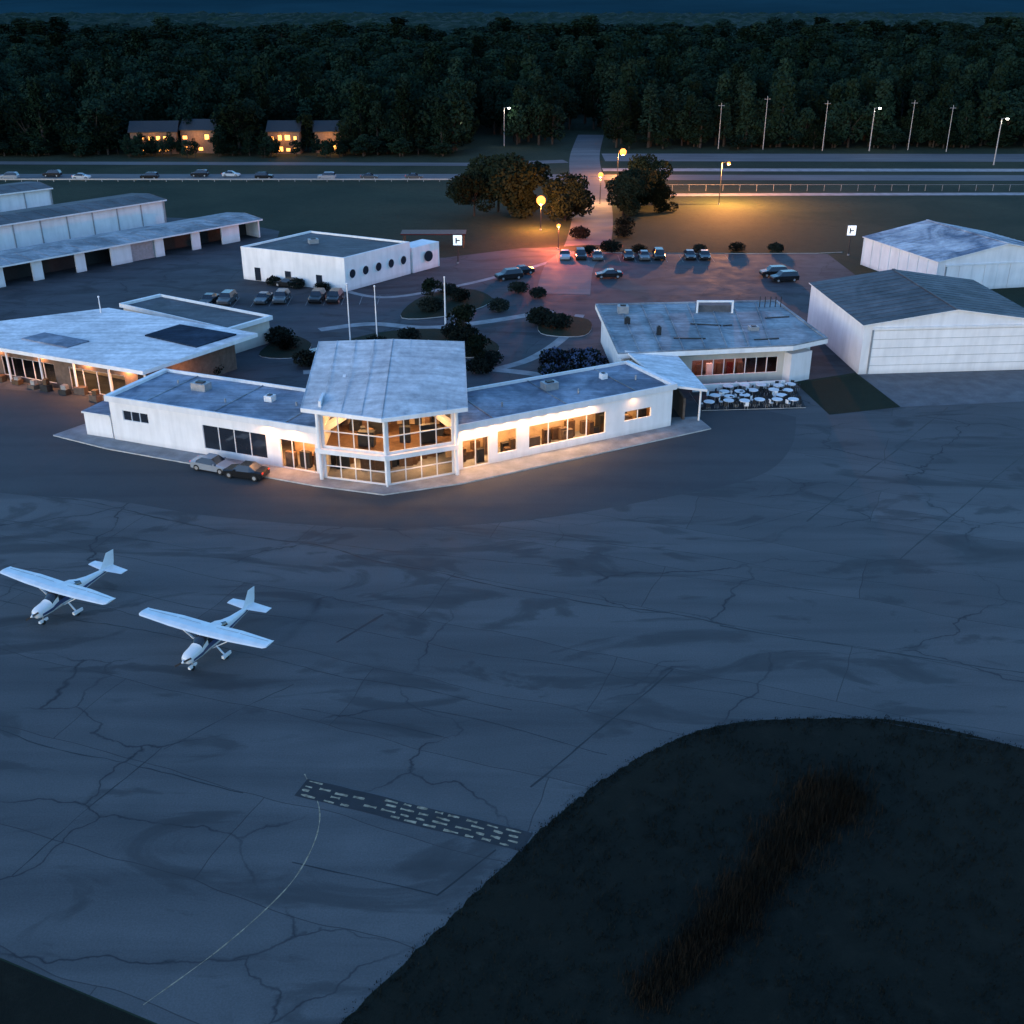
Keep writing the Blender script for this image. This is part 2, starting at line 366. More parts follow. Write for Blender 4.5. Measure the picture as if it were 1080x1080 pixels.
wall(w,gl,fr,C,D,z0,4.5,[]); 
wall(w,gl,fr,E,F,z0,4.4,[(.5,3.4,.2,3.1,2,1,'glass'),(4.4,6.6,1.0,3.4,1,1,'glass'),(8,17.2,.9,3.3,4,1,'glass'),(19.6,23,1.7,2.8,2,1,'glass')])
wall(w,gl,fr,F,G,z0,4.4,[],'brown'); wall(w,gl,fr,G,H,z0,4.4,[])
for P,z in(((A,Bq,C,D),4.5),((E,F,G,H),4.4)):
    rf.prism(list(P),z,z+.18,'whitemetal','r_wing'); 
    c=Vector((sum(p[0] for p in P)/4,sum(p[1] for p in P)/4))
    Q=[tuple(Vector(p)+(Vector(p)-c).normalized()*.45) for p in P]
    parapet(rf,Q,z-.12,z+.5,.4,'whitemetal')
for i in range(1,6):
    t=i/6
    for P,z in(((A,Bq,C,D),4.68),((E,F,G,H),4.58)):
        a=Vector(P[0]).lerp(Vector(P[1]),t);c=Vector(P[3]).lerp(Vector(P[2]),t)
        if i%2: rf.beam((a.x,a.y,z+.04),(c.x,c.y,z+.04),.12,.08,'r_gray')
roofunit(rf,-33,111,4.68,1.8,1.2,.8,-.38); roofunit(rf,-25,107.5,4.68,.9,.9,.6,-.38,'whitemetal'); roofunit(rf,4,111.5,4.58,1.6,1.2,.8,.5); roofunit(rf,10,115,4.58,.7,.7,.6,.5,'whitemetal')
for x,y in((-36,113),(-29.5,107),(-22,106),(-1,106),(7,110),(13.5,114.5)): rf.cyl((x,y,4.6),(x,y,5.1),.1,.1,8,'steel')
w.prism([(-45.4,109.6),(-42.2,108.4),(-39.5,115.2),(-42.7,116.5)],.14,2.6,'white'); rf.prism([(-45.6,109.5),(-42.25,108.2),(-39.6,115.4),(-42.8,116.7)],2.6,2.8,'whitemetal','r_wing')
# tower
TA=(-18.3,98.0);TP=(-11.9,96.1);TB=(-5.6,99.0);TC=(-5.6,108.5);TD=(-18.3,108.5)
for a,c,nc in((TA,TP,4),(TP,TB,4)):
    L=(Vector(c)-Vector(a)).length
    wall(w,gl,fr,a,c,z0,2.95,[(.3,L-.2,.25,2.7,nc,2,'glass')])
    wall(w,gl,fr,a,c,2.95,7.25,[(.3,L-.2,3.5,6.6,nc,2,'glass')])
wall(w,gl,fr,TD,TA,z0,8,[]) ; wall(w,gl,fr,TB,TC,z0,7.4,[(.6,5.5,4.9,6.6,3,1,'glass')])
wall(w,gl,fr,TC,TD,z0,8,[])
for x,y in((TA[0]-.15,TA[1]-.3),(TB[0]+.25,TB[1]-.2),(TP[0],TP[1]-.25)):
    fr.cyl((x,y,.14),(x,y,7.2),.2 if x!=TP[0] else .1,.2 if x!=TP[0] else .1,14,'white')
w.prism([(-18.9,97.6),(-11.95,95.5),(-5.1,98.6),(-5.5,98.85),(-11.9,95.95),(-18.4,97.85)],2.9,3.35,'white')
r=[(-20,98.1,7.25),(-12,95.0,7.35),(-4.2,98.3,7.25),(-4.9,109.2,10.5),(-12.2,109.4,10.7),(-19.8,109.2,10.5)]
def slab(b,P,th,top,side):
    P=[Vector(p) for p in P];Q=[p-Vector((0,0,th)) for p in P]
    b.face(P,top); b.face(Q[::-1],side)
    for i in range(len(P)):
        j=(i+1)%len(P); b.face([Q[i],Q[j],P[j],P[i]],side)
slab(rf,[r[0],r[1],r[4],r[5]],.35,'r_tower','whitemetal'); slab(rf,[r[1],r[2],r[3],r[4]],.35,'r_tower','whitemetal')
for i in range(0,5):
    for (a,c,e,g) in((r[0],r[1],r[5],r[4]),(r[1],r[2],r[4],r[3])):
        t=i/4; p=Vector(a).lerp(Vector(c),t);q=Vector(e).lerp(Vector(g),t)
        rf.beam((p.x,p.y,p.z+.02),(q.x,q.y,q.z+.02),.05,.05,'r_tower')
for a,c in((r[0],r[1]),(r[1],r[2])): rf.beam((a[0],a[1],a[2]-.15),(c[0],c[1],c[2]-.15),.14,.4,'white')
w.face([(-18.3,98.1,7.2),(-18.3,108.5,7.2),(-18.3,108.5,10.1)],'white'); w.face([(-5.6,99,7.2),(-5.6,108.5,10.1),(-5.6,108.5,7.2)],'white'); w.face([(-18.3,108.6,7.2),(-5.6,108.6,7.2),(-5.6,108.6,10.1),(-18.3,108.6,10.1)],'white')
# interior
it.prism([(-18,98.3),(-11.9,96.5),(-5.9,99.3),(-5.9,108.2),(-18,108.2)],3.0,3.2,'wood')
it.box(-12,105.4,.2,11.6,.2,2.7,0,'warmwall'); it.box(-12,104.6,3.25,11.6,.2,3.7,0,'warmwall')
it.prism([(-18,98.3),(-11.9,96.5),(-5.9,99.3),(-5.9,108.2),(-18,108.2)],6.85,6.95,'white')
for i in range(34):
    x=random.uniform(-17.3,-6.7);y=random.uniform(98.8,103.6);fl=random.choice((.16,3.2))
    if y<99.6+abs(x+11.9)*.35 and abs(x+11.9)>4: y+=1.5
    it.box(x,y,fl,random.uniform(.4,1.8),random.uniform(.3,.8),random.uniform(.7,2.2),random.uniform(-.4,.4),random.choice(('wood','dark','wood')))
for i in range(9): 
    it.box(-17+i*1.25,104.4,3.2,.7,.25,random.uniform(1.2,3.0),0,random.choice(('wood','dark','brown')))
    it.box(-17+i*1.25,105.2,.2,.8,.25,random.uniform(1.,2.4),0,random.choice(('wood','dark','brown')))
for x in(-16.4,-14.6,-12.8,-11,-9.2,-7.4):
    for y in(99.6,101.8): it.box(x,y,6.74,.35,.6,.08,0,'lampwarm'); it.box(x,y,2.86,.35,.6,.08,0,'lampwarm')
def wing_in(p0,p1,s0,s1,depth=3.5):
    p0=Vector(p0);p1=Vector(p1);d=(p1-p0).normalized();nn=Vector((-d.y,d.x));rot=math.atan2(d.y,d.x)
    c=p0+d*(s0+s1)/2+nn*depth; it.box(c.x,c.y,.15,s1-s0,.15,4.1,rot,'warmwall')
    s=s0+.8
    while s<s1:
        c=p0+d*s+nn*(depth*.5); it.box(c.x,c.y,3.9,1.0,.35,.06,rot,'lampwarm')
        for _ in range(3):
            c=p0+d*(s+random.uniform(-.6,.6))+nn*random.uniform(.7,2.8); it.box(c.x,c.y,.16,random.uniform(.5,1.3),.5,random.uniform(.8,2.3),rot,random.choice(('wood','dark','wood','brown')))
        s+=1.7
wing_in(E,F,.3,24); wing_in(A,Bq,20,25)
w.obj('walls',T,o);gl.obj('window_glazing',T,o);fr.obj('window_frames',T,o);rf.obj('roof',T,o);it.obj('interior_fittings',T,o)
warm=(1,.52,.2)
def down(name,x,y,z,p,col,par,o,size=.35): return light(name,'AREA',(x,y,z),p,col,size,par,o=o)
for x,y,z,p in((-15,100.3,6.7,480),(-12,99.2,6.7,340),(-8.8,100.6,6.7,480),(-15,100.3,2.8,220),(-8.8,100.6,2.8,220)):
    down('ceiling_light',x,y,z,p,warm,T,o,1.2)
dE=(Vector(F)-Vector(E)).normalized();nE=Vector((-dE.y,dE.x))
for s in(2,6,10.5,14.5,21):
    c=Vector(E)+dE*s+nE*1.7; down('ceiling_light',c.x,c.y,3.85,330,warm,T,o,1.0)
for s in(.8,2.4,4,5.6,7.2,8.8,10.4,12,13.6,15.2,20.6):
    c=Vector(E)+dE*s-nE*.62; down('eave_downlight',c.x,c.y,4.2,75 if s<16 else 30,(1,.56,.25),T,o,.7)
dA=(Vector(Bq)-Vector(A)).normalized();nA=Vector((-dA.y,dA.x))
for s in(21.2,23.4):
    c=Vector(A)+dA*s+nA*1.5; down('ceiling_light',c.x,c.y,3.85,320,(1,.42,.14),T,o,.8)
for s in(19.6,22.5):
    c=Vector(A)+dA*s-nA*.62; down('eave_downlight',c.x,c.y,4.3,130,(1,.46,.17),T,o,.7)
down('eave_downlight',-4.0,98.6,4.1,150,(1,.48,.18),T,o,.3)
down('eave_downlight',-15.2,96.4,2.85,45,(1,.6,.3),T,o,.3);down('eave_downlight',-8.6,96.9,2.85,45,(1,.6,.3),T,o,.3)

cp=empty('entrance_canopy',(17,119,0)); c=B()
slab(c,[(16.6,112.9,4.6),(21.2,113.2,3.9),(19.4,124.5,4.3),(13.2,124.0,5.0)],.25,'r_light','white')
for x,y in((20.6,113.8),(19,123.6),(14,123.4)): c.cyl((x,y,0.02),(x,y,4.0),.12,.12,10,'white')
c.box(18.6,117.5,.02,.25,7,2.6,.1,'brown'); c.obj('canopy_frame',cp,(17,119,0))

# ------------------------------------------------------------------ grey-roof building
GB=empty('clubhouse_building',(25,135,0));o=(25,135,0);w=B();gl=B();fr=B();rf=B()
P=[(12.3,123),(33.4,126.2),(38.3,129.2),(36,147.3),(11.2,145.2)]
W=[(13,124.8),(33,128.0),(36.6,130.4),(34.8,146),(12,144)]
FR='white'
wall(w,gl,fr,W[0],W[1],.02,4.3,[(.8,7,1,3,4,1,'darkglass'),(8.6,19.4,1.1,3.1,8,1,'glass')],'cream')
FR='whitemetal'
wall(w,gl,fr,W[1],W[2],.02,4.3,[]);wall(w,gl,fr,W[2],W[3],.02,4.3,[(3,6,1,2.6,2,1,'darkglass'),(9,12,1,2.6,2,1,'darkglass')]);wall(w,gl,fr,W[3],W[4],.02,4.3,[]);wall(w,gl,fr,W[4],W[0],.02,4.3,[])
rf.prism(P,4.3,4.85,'white','r_gray')
parapet(rf,P,4.85,5.0,.3,'r_gray')
for i in range(1,8):
    t=i/8;a=Vector(P[0]).lerp(Vector(P[1]),t);e=Vector(P[4]).lerp(Vector(P[3]),t); rf.beam((a.x,a.y+.6,4.9),(e.x,e.y-.6,4.9),.1,.12,'r_gray')
for i in range(5):
    x=random.uniform(14,34);y=random.uniform(128,143); rf.beam((x,y,4.92),(x+random.uniform(1,4),y+random.uniform(-1,1),4.92),.2,.14,'dark')
for x in(24.2,28.8): rf.box(x,141,4.86,.22,.22,1.5,0,'white')
rf.box(26.5,141,6.3,4.8,.25,.22,0,'white'); rf.box(26.5,142.2,4.86,4.4,1.4,.9,0,'r_dark')
roofunit(rf,14.5,141,4.86,1.4,1.2,1.0,0); roofunit(rf,14.6,136,4.86,.7,.7,.8,0,'dark'); roofunit(rf,30,133,4.86,1.2,.9,.5,.1); roofunit(rf,18,131,4.86,.5,.5,1.0,.1,'dark')
for i in range(5): rf.cyl((33+i*.7,144,4.85),(33+i*.7,144,6.3),.06,.06,6,'dark')
w.box(34.4,128.6,.02,3.2,2.2,3.6,.5,'whitemetal')
w.box(23,129.9,.1,11,.15,3.8,.15,'brown')
for i in range(8): w.box(19+i*1.3,128.6+i*.2,.1,.7,.4,1.6,.15,random.choice(('car_red','wood','white','dark')))
w.box(27,124.4,.02,11.4,.25,.9,.15,'white')
w.obj('walls',GB,o);gl.obj('window_glazing',GB,o);fr.obj('window_frames',GB,o);rf.obj('roof',GB,o)
for x,y in((21.5,128.2),(25,128.7),(29,129.3)): down('ceiling_light',x,y,4.1,150,(1,.4,.3),GB,o,.8)
sheet('patio',[(21.5,117.2),(33.5,118.2),(34,125.2),(21,123.4)],.06,'soil','kerb')
tb=B()
tb.cyl((0,0,0),(0,0,.7),.06,.06,8,'steel'); tb.cyl((0,0,.7),(0,0,.76),.62,.62,16,'white')
for k in range(4):
    a=k*math.pi/2+.4;x,y=math.cos(a)*.88,math.sin(a)*.88
    tb.box(x,y,.42,.42,.42,.05,a,'white' if k==1 else 'dark'); tb.box(x+math.cos(a)*.2,y+math.sin(a)*.2,.47,.05,.42,.42,a,'white' if k==1 else 'dark')
    for u,v in((-.16,-.16),(.16,-.16),(.16,.16),(-.16,.16)): tb.cyl((x+u,y+v,0),(x+u,y+v,.42),.02,.02,5,'steel')
tm=tb.mesh('patio_table')
for r_ in range(4):
    for c_ in range(6):
        if random.random()<.12: continue
        ob=bpy.data.objects.new('patio_table',tm);COL.objects.link(ob);ob.location=(22.5+c_*2.0+random.uniform(-.5,.5)+(r_%2)*.7,118.3+r_*1.75+c_*.1+random.uniform(-.35,.35),.06);ob.rotation_euler=(0,0,random.uniform(0,3))

# ------------------------------------------------------------------ gable hangars
def gable_hangar(name,FL,FRt,BR,BL,ze,zr,roofk,wallk,doors,ridge=.5,ribs=True,ovh=.3):
    o=(FL[0],FL[1],0);e=empty(name,o);w=B();rf=B();dr=B()
    FL,FRt,BR,BL=[Vector(p) for p in(FL,FRt,BR,BL)]
    fm=FL.lerp(FRt,ridge);bm=BL.lerp(BR,ridge)
    V3=lambda p,z:(p.x,p.y,z)
    w.face([V3(FL,0),V3(FRt,0),V3(FRt,ze),V3(fm,zr),V3(FL,ze)],wallk); w.face([V3(BR,0),V3(BL,0),V3(BL,ze),V3(bm,zr),V3(BR,ze)],wallk)
    w.face([V3(BL,0),V3(FL,0),V3(FL,ze),V3(BL,ze)],wallk); w.face([V3(FRt,0),V3(BR,0),V3(BR,ze),V3(FRt,ze)],wallk)
    f=(FL-BL).normalized()*ovh; s=(FRt-FL).normalized()*ovh; dz=.08
    slab(rf,[V3(FL+f-s,ze+.0),V3(fm+f,zr+dz+.1),V3(bm-f,zr+dz+.1),V3(BL-f-s,ze+.0)],.12,roofk,'whitemetal')
    slab(rf,[V3(fm+f,zr+dz+.1),V3(FRt+f+s,ze+.0),V3(BR-f+s,ze+.0),V3(bm-f,zr+dz+.1)],.12,roofk,'whitemetal')
    rf.beam(V3(fm+f,zr+.22),V3(bm-f,zr+.22),.4,.08,roofk)
    n=14
    for i in range(1,n):
        t=i/n
        a=FL.lerp(BL,t);m=fm.lerp(bm,t);c=FRt.lerp(BR,t)
        rf.beam(V3(a-s,ze+.02),V3(m,zr+.2),.06,.05,roofk);rf.beam(V3(m,zr+.2),V3(c+s,ze+.02),.06,.05,roofk)
    L=(FRt-FL).length;d=(FRt-FL)/L;out=Vector((d.y,-d.x));rot=math.atan2(d.y,d.x)
    for s0,s1,h,nn in doors:
        for i in range(nn):
            c=FL+d*(s0+(s1-s0)*(i+.5)/nn)+out*(.06+.05*(i%2)); dr.box(c.x,c.y,.04,(s1-s0)/nn-.06,.08,h,rot,'white')
        for z in np.arange(1.1,h,1.1) if nn==1 else []:
            c=FL+d*(s0+s1)/2+out*.11; dr.box(c.x,c.y,z,s1-s0-.1,.03,.04,rot,'steel')
        c=FL+d*(s0+s1)/2+out*.12; dr.box(c.x,c.y,h+.06,s1-s0+.5,.22,.25,rot,'whitemetal')
        for q in(s0-.1,s1+.1):
            c=FL+d*q+out*.1; dr.box(c.x,c.y,.02,.16,.2,h+.05,rot,'steel')
    if ribs:
        L2=(FL-BL).length;d2=(FL-BL)/L2;o2=Vector((d2.y,-d2.x))
        k=int(L2/2.4)
        for i in range(k+1):
            c=BL+d2*(L2*i/k)+o2*.06; dr.box(c.x,c.y,0.01,.16,.14,ze-.15,math.atan2(d2.y,d2.x),'whitemetal')
    w.obj('walls',e,o);rf.obj('roof',e,o);dr.obj('doors',e,o); return e
gable_hangar('aircraft_hangar',(42.9,130.3),(65.5,132.3),(64.5,153),(41.6,151.3),6.3,7.8,'r_dark','whitemetal',[(1.2,21.5,5.6,1)],ribs=False)
gable_hangar('aircraft_hangar',(66.6,171.5),(89,176),(83,195),(60.6,190.5),4.8,7.0,'r_hang','whitemetal',[(1.5,21.5,3.9,9)])
def row_hangar(name,p0,p1,depth,h,nb,roofk,doors=True,wallk='whitemetal'):
    o=(p0[0],p0[1],0);e=empty(name,o);w=B();rf=B()
    p0=Vector(p0);p1=Vector(p1);L=(p1-p0).length;d=(p1-p0)/L;nn=Vector((-d.y,d.x));rot=math.atan2(d.y,d.x)
    if doors:
        bw=L/nb
        for i in range(nb):
            s=i*bw
            c=p0+d*(s+.9)+nn*.15; w.box(c.x,c.y,0,1.8 if i%3 else 4.0,.3,h-.3,rot,wallk)
            if i%4==2: c=p0+d*(s+bw/2+.9)+nn*.3; w.box(c.x,c.y,0,bw-1.8,.12,h-.7,rot,'steel')
        c=p0+d*L/2+nn*4; w.box(c.x,c.y,0,L-.4,.2,h-.3,rot,'dark')
    else:
        a=p0;c=p1; w.prism([tuple(a),tuple(c),tuple(c+nn*.3),tuple(a+nn*.3)],0,h-.3,wallk)
        k=int(L/5)
        for i in range(k+1): c=p0+d*(L*i/k)-nn*.07; w.box(c.x,c.y,0,.2,.12,h-.35,rot,'steel')
    for s in(.15,L-.15):
        c=p0+d*s+nn*depth/2; w.box(c.x,c.y,0,.3,depth,h-.3,rot,wallk)
    c=p0+d*L/2+nn*(depth-.15); w.box(c.x,c.y,0,L-.6,.3,h-.3,rot,wallk)
    q=[p0-nn*.8-d*.3,p1-nn*.8+d*.3,p1+nn*(depth+.3)+d*.3,p0+nn*(depth+.3)-d*.3]
    m0=(q[0]+q[3])/2;m1=(q[1]+q[2])/2
    V=lambda p,z:(p.x,p.y,z)
    slab(rf,[V(q[0],h-.2),V(q[1],h-.2),V(m1,h+.35),V(m0,h+.35)],.25,roofk,'whitemetal');slab(rf,[V(m0,h+.35),V(m1,h+.35),V(q[2],h-.2),V(q[3],h-.2)],.25,roofk,'whitemetal')
    k=int(L/3)
    for i in range(k+1):
        a=q[0]+d*((L+.6)*i/k);m=m0+d*((L+.6)*i/k); rf.beam(V(a,h-.17),V(m,h+.37),.08,.05,roofk)
    w.obj('walls',e,o);rf.obj('roof',e,o)
row_hangar('hangar_row',(-98,155),(-48.5,214),10,3.7,10,'r_gray')
row_hangar('hangar_row',(-112,170),(-68.8,222),11,6,8,'r_dark',False)
row_hangar('hangar_row',(-128,194),(-94,230),11,7,8,'r_dark',False)
sheet('hangar_apron',[(-120,120),(-75,142),(-70,165),(-44,205),(-46,220),(-60,232),(-100,240),(-140,200)],.012,'carpark')

# ------------------------------------------------------------------ white box building with round windows
e=empty('white_office_building',(-30,182,0));o=(-30,182,0);w=B();rf=B();gl=B()
Q=[(-44.2,180),(-26.2,171.5),(-17,183.8),(-35,193)]
w.prism(Q,0,4.9,'white'); rf.prism([tuple(Vector(p)*1) for p in Q],4.9,5.05,'white','r_dark'); parapet(rf,Q,5.05,5.35,.3,'white')
p0=Vector(Q[1]);p1=Vector(Q[2]);d=(p1-p0).normalized();out=Vector((d.y,-d.x));L=(p1-p0).length
for i in range(5):
    c=p0+d*(1.6+i*3); a=Vector((c.x,c.y,2.6));oo=Vector((out.x,out.y,0))
    gl.cyl(a-oo*.1,a+oo*.05,.7,.7,20,'darkglass'); 
    for k in range(20):
        t0=k/20*2*math.pi;t1=(k+1)/20*2*math.pi;dd=Vector((d.x,d.y,0));zz=Vector((0,0,1))
        gl.beam(a+oo*.06+dd*math.cos(t0)*.75+zz*math.sin(t0)*.75,a+oo*.06+dd*math.cos(t1)*.75+zz*math.sin(t1)*.75,.1,.1,'whitemetal')
p0=Vector(Q[0]);p1=Vector(Q[1]);d=(p1-p0).normalized();out=Vector((d.y,-d.x))
for i in range(3):
    c=p0+d*(3+i*6)+out*.05; gl.box(c.x,c.y,.1,1.1,.1,2.1,math.atan2(d.y,d.x),'darkglass')
w.prism([(-16.6,184.2),(-12.5,189.5),(-15.5,191.6),(-19.5,186.2)],0,4.2,'white'); gl.cyl((-14.2,186.9,2.3),(-14.1,186.8,2.3),.9,.9,20,'darkglass')
roofunit(rf,-33,184,5.06,1.6,1.2,.7,.4)
w.obj('walls',e,o);rf.obj('roof',e,o);gl.obj('round_windows',e,o)

# ------------------------------------------------------------------ light-roof building west + canopy
e=empty('flat_roof_hangar',(-47,131,0));o=(-47,131,0);w=B();rf=B();gl=B()
P=[(-41.3,117.6),(-31.6,132.7),(-54.1,144.8),(-70,136),(-66.5,129.0)]
rf.prism(P,4.1,4.55,'white','r_light')
rf.prism([(-37.6,126.5),(-34.0,131.8),(-42.2,136.2),(-45.2,131.4)],4.56,4.72,'r_blue','r_blue')
rf.prism([(-53,126.4),(-51.2,129),(-58,132.6),(-59.8,130)],4.56,4.7,'r_wing','r_wing')
c=Vector((-50,131)); Wp=[tuple(c+(Vector(p)-c)*.84) for p in P]
for i in range(5):
    a=Wp[i];q=Wp[(i+1)%5]; LL=(Vector(q)-Vector(a)).length
    if i in(0,1,2,3): wall(w,gl,gl,a,q,.02,4.1,[],'brown')
    else: wall(w,gl,gl,a,q,.02,4.1,[(2,LL*.45,.6,3,5,1,'glass'),(LL*.55,LL-2,.2,3,4,1,'glass')],'brown')
a=Vector(P[4]);q=Vector(P[0])
for i in range(6):
    p=a.lerp(q,i/5*.96+.02)+Vector((.3,.9)); w.cyl((p.x,p.y,.02),(p.x,p.y,4.1),.14,.14,10,'white')
w.box(-50,129.5,.05,18,.2,4,-.48,'warmwall')
w.obj('walls',e,o);rf.obj('roof',e,o);gl.obj('window_glazing',e,o)
# stacked crates and carts under the canopy
ce=empty('stacked_crates',(-53,123,0));cb=B()
for i in range(9):
    p=Vector((-62,127.2)).lerp(Vector((-44,118.6)),i/8)+Vector((random.uniform(-.4,.4),random.uniform(-.3,1.2)))
    hh=random.uniform(.5,.9)
    cb.box(p.x,p.y,.03,random.uniform(.9,1.6),.8,hh,-.48+random.uniform(-.2,.2),random.choice(('wood','dark','brown')))
    if random.random()<.6: cb.box(p.x+.1,p.y,.03+hh,random.uniform(.5,.9),.6,random.uniform(.3,.7),-.3,random.choice(('wood','dark','steel')))
cb.obj('crates',ce,(-53,123,0))
for x,y in((-44.0,119.9),(-49.5,122.6),(-56,125.6),(-62,128.4)): down('canopy_light',x,y,4.05,420,(1,.42,.16),e,o,.4)
for x,y in((-46,124.5),(-53,128)): down('ceiling_light',x,y,4.0,260,warm,e,o,.8)
down('canopy_light',-37.6,123.4,4.05,300,(1,.42,.16),e,o,.4)

e=empty('flat_roof_shed',(-44,146,0));o=(-44,146,0);w=B();rf=B()
P=[(-54.6,150.2),(-36.4,137.6),(-32,143.8),(-50.5,155.5)]
w.prism([tuple(Vector((-43.4,146.8))+(Vector(p)-Vector((-43.4,146.8)))*.95) for p in P],0,3.2,'cream'); rf.prism(P,3.2,3.4,'white','r_dark'); parapet(rf,P,3.4,3.75,.35,'white')
w.obj('walls',e,o);rf.obj('roof',e,o)

# ------------------------------------------------------------------ aircraft
def aircraft(loc,f):
    e=empty('light_aircraft',(loc[0],loc[1],.02),math.atan2(f[1],f[0]))
    fu=B();N=16
    S=[(2.35,1.12,.16,.16),(2.2,1.14,.36,.32),(1.9,1.16,.46,.4),(1.3,1.2,.5,.46),(.95,1.25,.53,.52),(.75,1.36,.54,.62),(.35,1.5,.55,.76),(-.1,1.55,.56,.8),(-.9,1.54,.55,.79),(-1.5,1.5,.5,.74),(-2.1,1.45,.4,.56),(-3,1.44,.28,.38),(-4.2,1.46,.17,.26),(-5.2,1.5,.09,.2),(-5.7,1.52,.03,.1)]
    for x,zc,hw,hh in S:
        for j in range(N):
            t=2*math.pi*j/N;c,s=math.cos(t),math.sin(t)
            fu.v.append((x,hw*math.copysign(abs(c)**.7,c),zc+hh*math.copysign(abs(s)**.75,s)))
    for i in range(len(S)-1):
        for j in range(N):
            q=(j+1)%N; t=(j+.5)/N*2*math.pi; s=math.sin(t); k='planewhite'
            if i in(5,4) and s>.25: k='darkglass'
            elif i in(6,7,8) and .1<s<.75 : k='darkglass'
            elif i==9 and .3<s<.95: k='darkglass'
            elif -.45<s<-.1 and 1<i<13: k='planeblue'
            fu.f.append([i*N+j,(i+1)*N+j,(i+1)*N+q,i*N+q]); fu.m.append(fu.mi(k))
    fu.f.append(list(range(N)));fu.m.append(fu.mi('planewhite'))
    fu.cyl((2.35,0,1.12),(2.62,0,1.12),.17,.04,12,'planewhite')
    fu.obj('fuselage',e,smooth=True)
    def airfoil(b,stations,thick,k,vertical=False):
        prof=[(0,0),(.08,.55),(.3,1),(.6,.75),(1,.05),(.6,-.25),(.3,-.4),(.08,-.35)]
        rings=[]
        for (xl,ch,y,z) in stations:
            ring=[]
            for a,h in prof:
                x=xl-a*ch; t=h*thick*ch
                ring.append((x,t,z) if vertical else (x,y,z+t))
            rings.append(ring)
        base=len(b.v);n=len(prof)
        for r_ in rings: b.v+=r_
        for i in range(len(rings)-1):
            for j in range(n):
                q=(j+1)%n; b.f.append([base+i*n+j,base+i*n+q,base+(i+1)*n+q,base+(i+1)*n+j]); b.m.append(b.mi(k))
        b.f.append([base+j for j in range(n)]);b.m.append(b.mi(k));b.f.append([base+(len(rings)-1)*n+j for j in range(n)]);b.m.append(b.mi(k))
    wg=B();airfoil(wg,[(.35,1.0,-5.5,2.5),(.5,1.15,-5.3,2.48),(.6,1.6,-2.6,2.36),(.6,1.62,0,2.28),(.6,1.6,2.6,2.36),(.5,1.15,5.3,2.48),(.35,1.0,5.5,2.5)],.085,'planewhite')
    for s in(-1,1):
        wg.beam((-.1,s*.52,.95),(-.05,s*2.65,2.33),.14,.05,'planewhite')
        wg.beam((-.52,s*.7,2.425),(-.52,s*2.6,2.47),.025,.012,'steel'); wg.beam((-.5,s*2.75,2.47),(-.38,s*5.2,2.54),.025,.012,'steel')
    wg.obj('wing',e)
    tl=B();airfoil(tl,[(-4.75,.75,-1.75,1.6),(-4.5,1.15,0,1.6),(-4.75,.75,1.75,1.6)],.06,'planewhite')
    airfoil(tl,[(-3.7,2.0,0,1.6),(-4.45,1.35,0,1.85),(-5.15,.8,0,2.85)],.035,'planewhite',True); 
    tl.obj('tail',e)
    g=B()
    for s in(-1,1):
        g.beam((-.55,s*.4,.85),(-.5,s*1.2,.22),.12,.05,'planewhite')
        g.cyl((-.5,s*1.18,.2),(-.5,s*1.34,.2),.2,.2,14,'black'); 
        g.prism([(-.1,s*1.27-.11),(-.1,s*1.27+.11),(-1.0,s*1.27+.05),(-1.0,s*1.27-.05)],.2,.42,'planewhite')
    g.cyl((1.55,0,.8),(1.65,0,.25),.05,.04,8,'steel'); g.cyl((1.65,-.08,.18),(1.65,.08,.18),.18,.18,14,'black')
    g.prism([(2.0,-.1),(2.0,.1),(1.2,.05),(1.2,-.05)],.22,.4,'planewhite')
    g.obj('landing_gear',e)
    pr=B();a=.6
    for s in(0,math.pi):
        dy,dz=math.cos(a+s),math.sin(a+s); pr.beam((2.48,dy*.08,1.12+dz*.08),(2.48,dy*.95,1.12+dz*.95),.03,.13,'dark')
    pr.obj('propeller',e)
aircraft((-21.6-.07,66.4-.19),(-.41,-.912)); aircraft((-34.4,72.3),(-.45,-.893))

